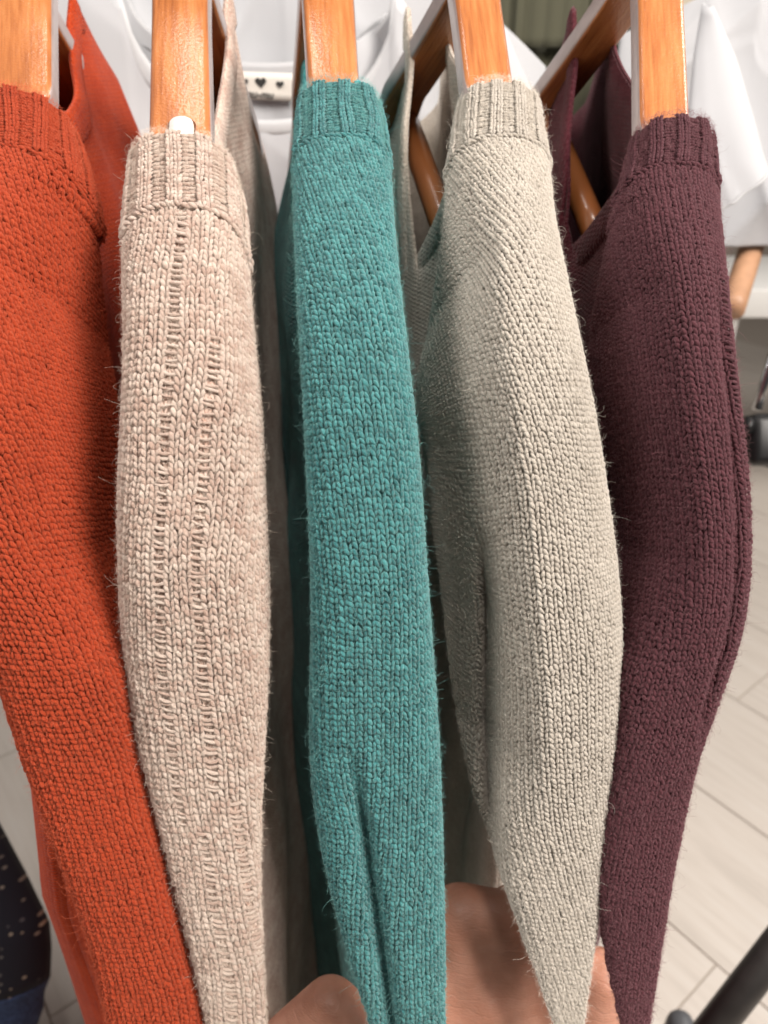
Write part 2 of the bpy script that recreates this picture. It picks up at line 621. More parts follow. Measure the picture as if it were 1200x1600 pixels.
# its near sleeve hangs open towards the camera
sl = np.array([(1098, 6), (1084, 90), (1074, 190), (1080, 270), (1098, 332)], float)
sr = np.array([(1114, 10), (1150, 92), (1176, 180), (1190, 232), (1199, 262)], float)
rows = []
an = np.linspace(0, 2 * np.pi, 41)[:-1]
for q in np.linspace(0, 1, 22):
    qq = np.linspace(0, 1, 5)
    a_ = U(np.interp(q, qq, sl[:, 0]), np.interp(q, qq, sl[:, 1]), 0.80)
    b_ = U(np.interp(q, qq, sr[:, 0]), np.interp(q, qq, sr[:, 1]), 0.79)
    dep = 0.006 + 0.018 * q
    wv = 1 + 0.22 * np.sin(3 * an + 3.0 * q) * q + 0.30 * (1 - np.abs(np.sin(1.5 * an + 1.2 + 0.9 * q))) ** 4 * q
    rows.append((a_ + b_) / 2 - np.cos(an)[:, None] * (b_ - a_) / 2 + (np.sin(an) * dep * wv)[:, None] * np.array([0.15, 1.0, 0.25]))
grid_mesh('sleeve', np.array(rows), M_tee, rootD, wrap=True, solid=0.0012)
hem = rows[-1]
tube_mesh('hem', np.vstack([hem, hem[:1]]) + np.array([0, 0, 0.001]), 0.0016, M_collar, rootD, 6, False)

# olive trousers and a taupe blouse strip
M_olive = cotton('olive_twill', (0.085, 0.083, 0.055))
M_taupe = cotton('taupe_linen', (0.42, 0.37, 0.29))
M_oliveband = M_olive
orr = thing('pleated_trousers', tuple(U(880, 60, 1.15)), 'dark olive trousers with pleats below the waistband, behind the plum sweater', 'trousers')
oc = U(885, 72, 1.15)
xs = np.linspace(-0.17, 0.17, 90)
zs = np.linspace(0, -0.75, 40)
X, Z = np.meshgrid(xs, zs)
fo_ = field(1, 5, 77)
pl = 0.007 * np.abs(np.sin(X * 95)) * np.clip(-Z * 8, 0.15, 1) + 0.008 * fo_(X, Z, 0.08, 0.6)
grid_mesh('leg_panel', np.stack([oc[0] + X, oc[1] - pl - 0.05 * np.cos(X / 0.17 * 1.5), oc[2] + Z], -1), M_olive, orr, solid=0.0015)
zs2 = np.linspace(0.09, -0.004, 8)
X, Z = np.meshgrid(xs, zs2)
grid_mesh('waistband', np.stack([oc[0] + X, oc[1] - 0.012 - 0.05 * np.cos(X / 0.17 * 1.5) - 0.004 * np.abs(np.sin(X * 130)), oc[2] + Z], -1), M_olive, orr, solid=0.003)
for xx in (-0.085, 0.02, 0.115):
    bevel_box('belt_loop', (oc[0] + xx, oc[1] - 0.020 - 0.05 * math.cos(xx / 0.17 * 1.5), oc[2] + 0.04), (0.011, 0.005, 0.1), M_olive, orr, 0.0015)
tau = thing('taupe_blouse', tuple(U(1100, 40, 1.0)), 'taupe woven blouse showing as a narrow strip beside the plum hanger', 'blouse')
tc_ = U(1097, -40, 1.0)
xs = np.linspace(-0.035, 0.018, 24)
zs = np.linspace(0.1, -0.55, 40)
X, Z = np.meshgrid(xs, zs)
fo2 = field(1, 5, 79)
grid_mesh('front_panel', np.stack([tc_[0] + X - 0.03 * np.clip(-Z - 0.05, 0, 1), tc_[1] + 0.35 * X + 0.006 * fo2(X, Z, 0.03, 0.2), tc_[2] + Z], -1), M_taupe, tau, solid=0.0015)
bevel_box('shoulder_tab', tc_ + np.array([-0.005, -0.012, 0.025]), (0.05, 0.012, 0.045), M_taupe, tau, 0.005)

# rails of the rack behind, and a bare hanger at the right
brk = thing('back_rack', tuple(U(560, 0, 1.25)), 'dark rails of the second rack, above the teal hanger', 'clothes rack')
tube_mesh('rail', [U(500, -60, 1.22), U(600, 30, 1.22), U(690, 112, 1.22)], 0.012, M_blackp, brk)
tube_mesh('rail', [U(490, -10, 1.25), U(560, 40, 1.25), U(640, 100, 1.25)], 0.010, M_blackp, brk)
M_palewood = plain('pale_wood', (0.52, 0.29, 0.17), 0.45, noise=(60, 0.12))
hb = thing('bare_hanger', tuple(U(1168, 410, 1.1)), 'pale wooden hanger arm blurred behind the right white t-shirt', 'hanger')
q = np.linspace(0, 1, 14)[:, None]
tube_mesh('arm', U(1192, 335, 1.15) * (1 - q) + U(1143, 486, 1.05) * q + np.array([0, 0, 0.012]) * np.sin(q * 3.14), 0.0175, M_palewood, hb)

# dark dotted cloth at lower left
def dotted_material():
    t = NT('navy_dotted_cloth')
    uv = t.n('ShaderNodeUVMap')
    vo = t.n('ShaderNodeTexVoronoi', feature='F1')
    vo.inputs['Scale'].default_value = 1.0
    vo.inputs['Randomness'].default_value = 0.45
    t.l(uv.outputs[0], vo.inputs['Vector'])
    r = t.ramp(vo.outputs['Distance'], [(0.16, (1, 1, 1)), (0.22, (0, 0, 0))])
    wn = t.n('ShaderNodeTexWhiteNoise', noise_dimensions='3D')
    t.l(vo.outputs['Position'], wn.inputs['Vector'])
    dc = t.ramp(wn.outputs['Value'], [(0.0, (0.10, 0.10, 0.11)), (0.45, (0.27, 0.25, 0.21)), (1.0, (0.62, 0.52, 0.38))])
    c = t.mix(r.outputs[0], (0.008, 0.010, 0.020), dc.outputs[0])
    t.l(c, t.b.inputs['Base Color'])
    t.b.inputs['Roughness'].default_value = 0.8
    return t.m


M_dots = dotted_material()
M_denim = plain('denim', (0.035, 0.065, 0.15), 0.85, noise=(260, 0.5), bump=(600, 0.5, 0.002))
bag = thing('dotted_bag', (-0.62, 1.0, 0.3), 'navy cloth bag with pale dots and a denim base, left of the orange sweater', 'bag')
DB = 1.12
edge = [(-60, 1180), (0, 1290), (40, 1365), (76, 1440), (79, 1480), (77, 1525)]
edge2 = [(77, 1525), (68, 1548), (66, 1575), (55, 1605), (40, 1660)]


def bag_part(name, edge, mat, s):
    E = np.array(edge, float)
    y = np.linspace(E[0, 1], E[-1, 1], 26)
    xr = np.interp(y, E[:, 1], E[:, 0])
    A = np.linspace(-0.5 * np.pi, 0.5 * np.pi, 22)
    rows, uvs = [], []
    for yy, x in zip(y, xr):
        Rr = U(x, yy, DB)
        Lr = U(-330, yy, DB)
        wv = (Rr - Lr) / 2
        cen = (Rr + Lr) / 2
        hw = np.linalg.norm(wv)
        P = cen + np.sin(A)[:, None] * wv + (np.cos(A) * 0.10)[:, None] * np.array([0, -0.8, 0.5])
        rows.append(P)
        uvs.append(np.stack([np.sin(A) * hw / s, np.full(22, yy / FPX * DB / s)], -1))
    return grid_mesh(name, np.array(rows), mat, bag, uv=np.array(uvs), solid=0.004)


bag_part('dotted_panel', edge, M_dots, 0.0125)
bag_part('denim_base', edge2, M_denim, 0.017)

# ------------------------------------------------------------------ knitted sweaters
DY = np.array([-120, 0, 110, 200, 300, 450, 600, 900, 1300, 1600, 1760], float)
DD = np.array([0.545, 0.507, 0.470, 0.445, 0.421, 0.396, 0.389, 0.398, 0.432, 0.455, 0.470], float)


def smooth1(a, k):
    if k < 1:
        return a
    ker = np.exp(-0.5 * (np.arange(-3 * k, 3 * k + 1) / k) ** 2)
    ker /= ker.sum()
    p = 3 * k
    lo = 2 * a[:1] - a[1:p + 1][::-1]
    hi = 2 * a[-1:] - a[-p - 1:-1][::-1]
    return np.convolve(np.concatenate([lo, a, hi]), ker, 'valid')


def depth_at(y):
    yy = np.arange(-120, 1761, 4.0)
    return np.interp(y, yy, smooth1(np.interp(yy, DY, DD), 14))


class Sheet:
    """the near face of a sweater, from the rim of the neck over the shoulder and down the sleeve: a table of points indexed by
    t (metres along the sleeve from the rim) and s (metres across, 0 = middle of the near face)"""

    def __init__(self, spec):
        self.sp = spec
        e = np.array(spec['edges'], float)
        y = np.arange(spec['rim'], 1700, 2.0)
        L = smooth1(np.interp(y, e[:, 0], e[:, 1]), 14)
        R = smooth1(np.interp(y, e[:, 0], e[:, 2]), 14)
        d = depth_at(y)
        d = d + spec.get('dd', 0.0)
        w = (R - L) / 2 * d / FPX
        bbr = np.interp(y, [spec['rim'], 400, 1000, 1300, 1700], [0.85, 0.85, 0.75, 0.55, 0.45])
        asy = np.clip((y - spec['seam']) / 170, 0, 1)
        asy2 = asy * np.clip((spec.get('asy_end', 1080) - y) / 200, 0, 1)
        bl, br = 1 + (spec.get('bl', 1) - 1) * asy2, 1 + (spec.get('br', 1) - 1) * asy2
        asy = asy2
        for _ in range(3):
            deL, deR = d + (0.72 + 0.24 * (bl > 1.3)) * bbr * w * bl, d + (0.72 + 0.24 * (br > 1.3)) * bbr * w * br
            XL, XR = (L - 600) / FPX * deL + 0.0021, (R - 600) / FPX * deR - 0.0021
            w = (XR - XL) / 2
        xc = 600 + FPX * (XL + XR) / 2 / d
        F = U(xc, y, d)
        lump = field(1, 4, spec['seed'] + 5)
        T = unit(np.gradient(F, axis=0))
        X = np.tile(np.array([1.0, 0, 0]), (len(y), 1))
        N = unit(np.cross(T, X))
        N *= np.sign((N * (np.array([0, 0, CAMZ]) - F)).sum(-1, keepdims=True))
        # smooth frames
        N = unit(np.stack([smooth1(N[:, k], 12) for k in range(3)], -1))
        arc = np.concatenate([[0], np.cumsum(np.linalg.norm(np.diff(F, axis=0), axis=1))])
        self.arc, self.y = arc, y
        n = spec.get('n', 2.4)
        ph = np.linspace(-np.pi / 2, np.pi / 2, 61)
        slope = spec['slope']
        Bk = np.array([slope, 1.0, 0.0]) / math.hypot(slope, 1)
        Ls = np.interp(y, [spec['rim'], 420, 700, 1000, 1250, 1700], [0.062, 0.075, 0.075, 0.06, 0.030, 0.024])
        bb = np.interp(y, [spec['rim'], 400, 1000, 1300, 1700], [0.85, 0.85, 0.75, 0.55, 0.45]) * w
        down = np.clip((480 - y) / 220, 0, 1)[:, None]
        K = 22
        P = np.zeros((len(y), 61 + 2 * K, 3))
        for i in range(len(y)):
            nn_ = np.where(ph < 0, n + (spec.get('nl', n) - n) * asy[i], n + (spec.get('nr', n) - n) * asy[i])
            cx = np.sign(np.sin(ph)) * np.abs(np.sin(ph)) ** (2 / nn_)
            cz = np.abs(np.cos(ph)) ** (2 / nn_)
            cap = F[i] + cx[:, None] * w[i] * X[i] - ((1 - cz) * bb[i] * np.where(ph < 0, bl[i], br[i]))[:, None] * N[i]
            st = np.linspace(0, 1, K + 1)[1:, None] * Ls[i]
            sides = []
            for q, sgn in ((cap[0], 1), (cap[-1], -1)):
                ray = unit(np.array([q[0], q[1], 0.0]))
                dv = unit(ray * (1 - 0.55 * down[i, 0]) - N[i] * (0.9 * down[i, 0] + 0.1))
                sides.append(q + dv * st * Ls[i] + X[i] * (sgn * (0.12 + 0.30 * down[i, 0]) * Ls[i]) * st ** 1.5)
            left, right = sides
            P[i] = np.vstack([left[::-1], cap, right])
        # folds
        un = np.linspace(-1, 1, P.shape[1])
        for line, amp, sig in spec.get('folds', []):
            ln_ = np.array(line, float)
            xx = np.interp(y, ln_[:, 0], ln_[:, 1])
            rampv = np.clip((y - ln_[0, 0]) / 150, 0, 1) * np.clip((ln_[-1, 0] + 60 - y) / 100, 0, 1)
            px, _, _ = project(P)
            gg = np.exp(-((px - xx[:, None]) / sig) ** 2) * rampv[:, None] * amp
            P -= gg[..., None] * N[:, None, :]
        P += (0.0016 * lump(un[None, :] * 0.06, y[:, None], 0.05, 260.0))[..., None] * N[:, None, :]
        self.S = 0.27
        self.ds, self.dt = 0.0008, 0.0012
        sg = np.arange(-self.S, self.S + 1e-9, self.ds)
        seg = np.linalg.norm(np.diff(P, axis=1), axis=2)
        s = np.concatenate([np.zeros((len(y), 1)), np.cumsum(seg, 1)], 1)
        mid = s[:, K + 30]
        s = s - mid[:, None]
        self.smin, self.smax, self.scap = s[:, 0], s[:, -1], np.stack([s[:, K], s[:, K + 60]], -1)
        Q = np.stack([[np.interp(sg, s[i], P[i, :, k]) for k in range(3)] for i in range(len(y))]).transpose(0, 2, 1)
        tg = np.arange(0, arc[-1], self.dt)
        idx = np.interp(tg, arc, np.arange(len(y)))
        i0 = np.clip(idx.astype(int), 0, len(y) - 2)
        fr = (idx - i0)[:, None, None]
        self.G = Q[i0] * (1 - fr) + Q[i0 + 1] * fr
        gs = np.gradient(self.G, axis=1)
        gt = np.gradient(self.G, axis=0)
        nn = np.cross(gt, gs)
        nn = unit(nn)
        view = np.array([0, 0, CAMZ]) - self.G
        cen = nn[:, nn.shape[1] // 2]
        sgn = np.sign((cen * view[:, view.shape[1] // 2]).sum(-1).mean())
        self.NN = nn * sgn
        self.tmax = tg[-1]
        self.sg, self.tg = sg, tg
        self.F, self.N, self.w, self.T = F, N, w, T

    def t_of_y(self, y):
        return np.interp(y, self.y, self.arc)

    def y_of_t(self, t):
        return np.interp(t, self.arc, self.y)

    def srange(self, t):
        return np.interp(t, self.arc, self.smin), np.interp(t, self.arc, self.smax)

    def at(self, s, t):
        a = np.clip((s + self.S) / self.ds, 0, self.G.shape[1] - 1.001)
        b = np.clip(t / self.dt, 0, self.G.shape[0] - 1.001)
        i, j = b.astype(int), a.astype(int)
        fb, fa = (b - i)[..., None], (a - j)[..., None]
        G, H = self.G, self.NN
        p = (G[i, j] * (1 - fa) + G[i, j + 1] * fa) * (1 - fb) + (G[i + 1, j] * (1 - fa) + G[i + 1, j + 1] * fa) * fb
        return p, H[i, j]

    def at_off(self, s, t, n):
        p, h = self.at(s, t)
        return p + h * np.asarray(n)[..., None]


def strands(sheet, P0, P1, P2, r, tint, seg=6, prof=(0.42, 0.84, 1.0, 1.0, 0.84, 0.42)):
    """plump yarn pieces along quadratic curves in (s, t, n) space, laid on the sheet: returns verts, faces, uv, tint"""
    n = len(P0)
    tau = np.linspace(0, 1, seg)[None, :, None]
    C = P0[:, None] * (1 - tau) ** 2 + 2 * P1[:, None] * tau * (1 - tau) + P2[:, None] * tau ** 2      # n,seg,3
    pos, nor = sheet.at(C[..., 0], C[..., 1])
    pos = pos + nor * C[..., 2:3]
    tan = unit(np.gradient(pos, axis=1))
    side = unit(np.cross(nor, tan))
    nup = np.cross(tan, side)
    al = np.radians(np.array([-105, -54, 0, 54, 105]))
    rad = (np.asarray(r)[:, None] * np.asarray(prof)[None])[..., None, None]
    V = pos[:, :, None] + rad * (np.sin(al)[None, None, :, None] * side[:, :, None] + np.cos(al)[None, None, :, None] * nup[:, :, None])
    m = seg * 5
    base = grid_faces(seg, 5)
    Fc = (np.arange(n)[:, None, None] * m + base[None]).reshape(-1, 4)
    uvt = np.broadcast_to(np.linspace(0, 3.0, seg)[None, :, None], (n, seg, 5))
    uva = np.broadcast_to(np.linspace(0, 1.6, 5)[None, None, :], (n, seg, 5))
    shift = rng.uniform(0, 20, n)[:, None, None]
    uv = np.stack([uvt + shift, uva + shift * 0.3], -1).reshape(-1, 2)
    tn = np.repeat(tint, m)
    return V.reshape(-1, 3), Fc, uv, tn


def merge(parts):
    V, Fs, uvs, tn, o = [], [], [], [], 0
    for v, f, u, t in parts:
        V.append(v)
        Fs.append(f + o)
        uvs.append(u)
        tn.append(t)
        o += len(v)
    return np.vstack(V), np.vstack(Fs), np.vstack(uvs), np.concatenate(tn)


def visible(sheet, s, t, lim=-0.12, margin=70):
    p, h = sheet.at(s, t)
    v = unit(np.array([0, 0, CAMZ]) - p)
    px, py, d = project(p)
    ok = ((h * v).sum(-1) > lim) & (px > -margin) & (px < 1200 + margin) & (py < 1600 + margin)
    lo, hi = sheet.srange(t)
    return ok & (s > lo + 0.001) & (s < hi - 0.001) & (t < sheet.tmax - 0.004)


def col3(a, b, c):
    return np.stack(np.broadcast_arrays(a, b, c), -1)


def knit_sleeve(sheet, sp):
    cw, rh = sp['cw'], sp['rh']
    tS = sheet.t_of_y(sp['seam'])
    ni = int(0.14 / cw)
    nj = int((sheet.tmax + 0.08) / rh)
    I, J = np.meshgrid(np.arange(-ni * 2, ni * 2), np.arange(-30, nj), indexing='ij')
    I, J = I.ravel(), J.ravel()
    t = tS + J * rh
    sh = np.array(sp.get('shear', [(0, 0), (1700, 0)]), float)
    tt = np.linspace(-0.1, sheet.tmax, 600)
    cum = np.cumsum(np.interp(sheet.y_of_t(tt), sh[:, 0], sh[:, 1])) * (tt[1] - tt[0])
    s = (I + 0.5 + sp.get('phase', 0.0)) * cw + np.interp(t, tt, cum) - np.interp(sheet.t_of_y(700), tt, cum)
    wf, wg = field(1, 5, sp['seed'] + 1), field(1, 5, sp['seed'] + 2)
    s = s + 0.25 * cw * wf(s, t, 0.06, 0.08)
    t = t + 0.7 * rh * wg(s, t, 0.06, 0.10)
    seam = seam_t(sheet, sp, s)
    ok = (t > seam + 0.35 * rh) & visible(sheet, s, t)
    I, J, s, t = I[ok], J[ok], s[ok], t[ok]
    n = len(s)
    s = s + rng.normal(0, 0.03, n) * cw
    t = t + rng.normal(0, 0.05, n) * rh
    tint = rng.uniform(0, 1, n)
    purl = np.zeros(n, bool)
    double = np.zeros(n, bool)
    for (i0, width, ya, yb) in sp.get('ladders', []):
        y = sheet.y_of_t(t)
        hit = (I >= i0) & (I < i0 + width) & (y > ya) & (y < yb)
        purl |= hit
        double |= hit & (I != i0)
    k = ~purl
    parts = []
    fat = sp.get('fat', 0.222)
    for sg in (-1, 1):
        sk, tk = s[k], t[k]
        m = len(sk)
        j1 = rng.normal(0, 0.045, m) * cw
        j2 = rng.normal(0, 0.05, m) * cw
        jt = rng.normal(0, 0.08, m) * rh
        wob = rng.uniform(0.85, 1.2, m)
        sl = np.interp(sheet.y_of_t(tk), sh[:, 0], sh[:, 1]) * rh
        # the two legs of a loop are not alike: one leans and is plump, the other is steep and slim
        out, inn, fl = (0.47, 0.03, 1.12) if sg < 0 else (0.38, 0.11, 0.92)
        P0 = col3(sk + sg * out * cw + j1 - 0.72 * sl, tk - 0.73 * rh + jt, -0.0007)
        P1 = col3(sk + sg * (0.30 if sg < 0 else 0.27) * cw + j1, tk + 0.02 * rh + jt, 0.0023 * sp.get('relief', 1.0) * wob)
        P2 = col3(sk + sg * inn * cw + j2 + 0.72 * sl, tk + 0.73 * rh + jt, -0.0004)
        parts.append(strands(sheet, P0, P1, P2, fl * fat * cw * rng.uniform(0.80, 1.18, m), tint[k]))
    kd = purl & ~double
    if kd.any():
        sk, tk = s[kd], t[kd]
        m = len(sk)
        wds = np.full(m, 1.0)
        for (i0, width, ya, yb) in sp['ladders']:
            wds[(I[kd] == i0)] = width
        mid = sk + (wds - 1) * cw / 2
        hw = wds * cw * 0.88
        for dt_, bow in ((0.0, 0.42), ):
            jit = rng.normal(0, 0.12, m) * rh
            til = rng.normal(0.16, 0.16, m) * rh
            P0 = col3(mid - hw, tk - 0.25 * rh + jit - til, 0.0004)
            P1 = col3(mid + rng.normal(0, 0.2, m) * cw, tk + rng.uniform(-0.1, 0.75, m) * rh + jit, 0.0019 * rng.uniform(0.6, 1.3, m))
            P2 = col3(mid + hw, tk - 0.25 * rh + jit + til, 0.0004)
            parts.append(strands(sheet, P0, P1, P2, 0.170 * cw * rng.uniform(0.8, 1.25, m), tint[kd], prof=(0.7, 0.92, 1, 1, 0.92, 0.7)))
    return merge(parts)


def seam_t(sheet, sp, s):
    tS = sheet.t_of_y(sp['seam'])
    a = sp.get('arch', 2.0)
    wob = field(1, 4, sp['seed'] + 9)
    return tS + a * s ** 2 + 0.0008 * wob(s, s, 0.03, 0.03)


def rib_profile(ii, period, knit):
    return (ii % period) < knit


def knit_band(sheet, sp):
    cw, rh = sp['cw'] * sp.get('bandcw', 0.76), sp['rh'] * 0.88
    per, kn = sp.get('rib', (4, 2))
    ni = int(0.150 / cw)
    nj = int(0.10 / rh)
    I, J = np.meshgrid(np.arange(-ni, ni), np.arange(-1, nj), indexing='ij')
    I, J = I.ravel(), J.ravel()
    I2 = I + sp.get('rib_phase', 0)
    s = (I + 0.5) * cw
    t = 0.0004 + J * rh
    wf = field(1, 4, sp['seed'] + 21)
    s = s + 0.35 * cw * wf(s, t, 0.05, 0.05) + sp.get('rib_tilt', 0) * (t - 0.015)
    seam = seam_t(sheet, sp, s)
    ok = (t < seam - 0.1 * rh) & (t > -0.0005) & visible(sheet, s, t, -0.3)
    I2, s, t, seam = I2[ok], s[ok], t[ok], seam[ok]
    n = len(s)
    kn_ = rib_profile(I2, per, kn)
    roll = -((np.maximum(0, 0.0075 - t)) / 0.0075) ** 2 * 0.0078
    # the band swells a little over the seam
    fat = 0.0012 * np.exp(-((seam - t - 0.004) / 0.004) ** 2)
    n0 = roll + fat + np.where(kn_, 0.0008, -0.0004)
    s = s + rng.normal(0, 0.04, n) * cw
    t = t + rng.normal(0, 0.06, n) * rh
    tint = rng.uniform(0, 1, n)
    parts = []
    for sg in (-1, 1):
        sk, tk, nk = s[kn_], t[kn_], n0[kn_]
        m = len(sk)
        P0 = col3(sk + sg * 0.45 * cw, np.maximum(tk - 0.72 * rh, 0), nk - 0.0009)
        P1 = col3(sk + sg * 0.29 * cw + rng.normal(0, 0.04, m) * cw, tk, nk + 0.0026 * rng.uniform(0.75, 1.25, m))
        P2 = col3(sk + sg * 0.06 * cw, tk + 0.74 * rh, nk + 0.0001)
        parts.append(strands(sheet, P0, P1, P2, 0.235 * cw * rng.uniform(0.8, 1.18, m), tint[kn_]))
    kp = ~kn_
    sk, tk, nk = s[kp], t[kp], n0[kp]
    m = len(sk)
    P0 = col3(sk - 0.58 * cw, tk - 0.15 * rh, nk - 0.0005)
    P1 = col3(sk, tk + rng.uniform(0.1, 0.6, m) * rh, nk + 0.0012 * rng.uniform(0.6, 1.4, m))
    P2 = col3(sk + 0.58 * cw, tk - 0.15 * rh + rng.normal(0, 0.1, m) * rh, nk - 0.0005)
    parts.append(strands(sheet, P0, P1, P2, np.full(m, 0.25 * cw), tint[kp], prof=(0.8, 0.95, 1, 1, 0.95, 0.8)))
    # linked seam: a chain of slanting loops along the lower edge of the band
    s2 = np.arange(-0.12, 0.12, cw * 0.85)
    t2 = seam_t(sheet, sp, s2)
    ok = visible(sheet, s2, t2, -0.3)
    s2, t2 = s2[ok], t2[ok]
    m = len(s2)
    jt = rng.normal(0, 0.12, m) * rh
    bigness = sp.get('seam_fat', 1.0)
    P0 = col3(s2 - 0.62 * cw, t2 + jt - 0.35 * rh, 0.0014)
    P1 = col3(s2, t2 + jt, 0.0027 * bigness)
    P2 = col3(s2 + 0.62 * cw, t2 + jt + 0.35 * rh, 0.0010)
    parts.append(strands(sheet, P0, P1, P2, np.full(m, 0.25 * cw * bigness), rng.uniform(0, 1, m)))
    return merge(parts)


def shell(sheet, sp, ta, tb, depth, close_from=None, roll=0.0):
    """cloth under the stitches, a closed sleeve from close_from on"""
    ts = np.arange(ta, tb, 0.0035 if close_from is not None else 0.0015)
    ns = 70
    rows = []
    uv = []
    for t in ts:
        lo, hi = sheet.srange(t)
        s = np.linspace(lo, hi, ns)
        e6 = np.abs(np.linspace(-1, 1, ns)) ** 8
        p = sheet.at_off(s, np.full(ns, t), -depth * (1 - e6) + 0.0012 * e6 - roll * (max(0.0, 0.0075 - t) / 0.0075) ** 2)
        rows.append(p)
        uv.append(np.stack([s / sp['cw'], np.full(ns, t / sp['rh'])], -1))
    P = np.array(rows)
    F = [grid_faces(len(ts), ns)]
    if close_from is not None:
        r = np.arange(len(ts) - 1)
        r = r[ts[:-1] > close_from]
        F.append(np.stack([r * ns + ns - 1, r * ns, (r + 1) * ns, (r + 1) * ns + ns - 1], -1))
    return P.reshape(-1, 3), F, np.array(uv).reshape(-1, 2)


def fuzz(name, sheet, sp, mat, parent, count, tmin=0.0):
    t = rng.uniform(tmin, sheet.tmax - 0.005, count * 4)
    lo, hi = sheet.srange(t)
    s = lo + (hi - lo) * rng.uniform(0, 1, len(t))
    ok = visible(sheet, s, t, -0.35, 20)
    s, t = s[ok][:count], t[ok][:count]
    n = len(s)
    p, h = sheet.at(s, t)
    K = 6
    r = rng.uniform(0, 1, n)
    ln = np.where(r < 0.90, rng.uniform(0.0016, 0.0038, n), np.where(r < 0.994, rng.uniform(0.003, 0.0070, n), rng.uniform(0.008, 0.014, n)))
    d = unit(h * 0.8 + rng.normal(0, 0.55, (n, 3)))
    curl = rng.normal(0, 1, (n, 3))
    curl = unit(curl - (curl * d).sum(-1, keepdims=True) * d)
    c2 = np.cross(d, curl)
    amt = rng.uniform(0.3, 2.4, n)[:, None]
    P = [p + h * 0.0009]
    cur = P[0]
    for k in range(1, K):
        a = k / (K - 1) * amt * 1.6
        dirk = unit(d * np.cos(a) + curl * np.sin(a) + c2 * 0.35 * np.sin(2.3 * a) + rng.normal(0, 0.12, (n, 3)))
        cur = cur + dirk * (ln / (K - 1))[:, None]
        P.append(cur)
    P = np.stack(P, 1).reshape(-1, 3)
    hc = bpy.data.hair_curves.new(name)
    hc.add_curves([K] * n)
    hc.points.foreach_set('position', np.ascontiguousarray(P, np.float32).ravel())
    rad = np.tile(np.linspace(0.000042, 0.000022, K), n) * np.repeat(rng.uniform(0.7, 1.3, n), K)
    a = hc.attributes.get('radius') or hc.attributes.new('radius', 'FLOAT', 'POINT')
    a.data.foreach_set('value', rad.astype(np.float32))
    hc.materials.append(mat)
    o = link(bpy.data.objects.new(name, hc), parent)
    o['kind'] = 'stuff'
    return o


M_wood = wood_material()
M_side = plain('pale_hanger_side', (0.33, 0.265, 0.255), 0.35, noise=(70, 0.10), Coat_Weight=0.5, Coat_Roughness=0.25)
M_steel = plain('hook_steel', (0.7, 0.7, 0.71), 0.2, 1.0)
M_peg = plain('milky_plastic', (0.80, 0.77, 0.74), 0.3, Subsurface_Weight=0.3, Subsurface_Radius=(0.005, 0.005, 0.005))
M_notch_shade = plain('notch_shade_brown', (0.12, 0.04, 0.012), 0.6)  # dark brown standing in for shade in the peg recess


def arm_beam(name, path, lat, nrm, width, thick, parent, uv0=0.0):
    """hanger arm: rounded slat swept along path (top surface centre line); lat = across, nrm = out of the top face"""
    n = len(path)
    lat = np.broadcast_to(lat, (n, 3))
    width = np.broadcast_to(width, (n,))
    q = 8
    r = 0.0042
    prof = []
    for cxs, czs, a0 in ((1, 0, 0), (1, -1, -90), (-1, -1, -180), (-1, 0, -270)):
        for a in np.radians(np.linspace(a0 + 90, a0, q)):
            prof.append((cxs, czs, math.cos(a), math.sin(a)))
    rows, uv = [], []
    along = np.concatenate([[0], np.cumsum(np.linalg.norm(np.diff(path, axis=0), axis=1))])
    for i in range(n):
        row, ur = [], []
        per = 0
        for cxs, czs, ca, sa in prof:
            x = cxs * (width[i] / 2 - r) + ca * r
            z = (-r if czs == 0 else -(thick - r)) + sa * r
            row.append(path[i] + lat[i] * x + nrm[i] * (z + 0.0014 * (1 - (x / (width[i] / 2)) ** 2)))
            ur.append((x + (0.05 if czs else 0) + z * 0.7 + uv0, along[i] + uv0 * 3))
        rows.append(row)
        uv.append(ur)
    P = np.array(rows)
    m = len(prof)
    V = np.vstack([P.reshape(-1, 3), P[0].mean(0), P[-1].mean(0)])
    UV = np.vstack([np.array(uv).reshape(-1, 2), [[0, 0]], [[0, 0]]])
    k = np.arange(m)
    F = [grid_faces(n, m, True), np.stack([(k + 1) % m, k, np.full(m, n * m)], -1), np.stack([(n - 1) * m + k, (n - 1) * m + (k + 1) % m, np.full(m, n * m + 1)], -1)]
    o = np_mesh(name, V, F, M_wood, parent, uv=UV)
    # the flat flanks take a paler, greyer colour than the top
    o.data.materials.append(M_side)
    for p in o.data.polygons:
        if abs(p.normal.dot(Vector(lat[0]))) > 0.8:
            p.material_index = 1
    return o


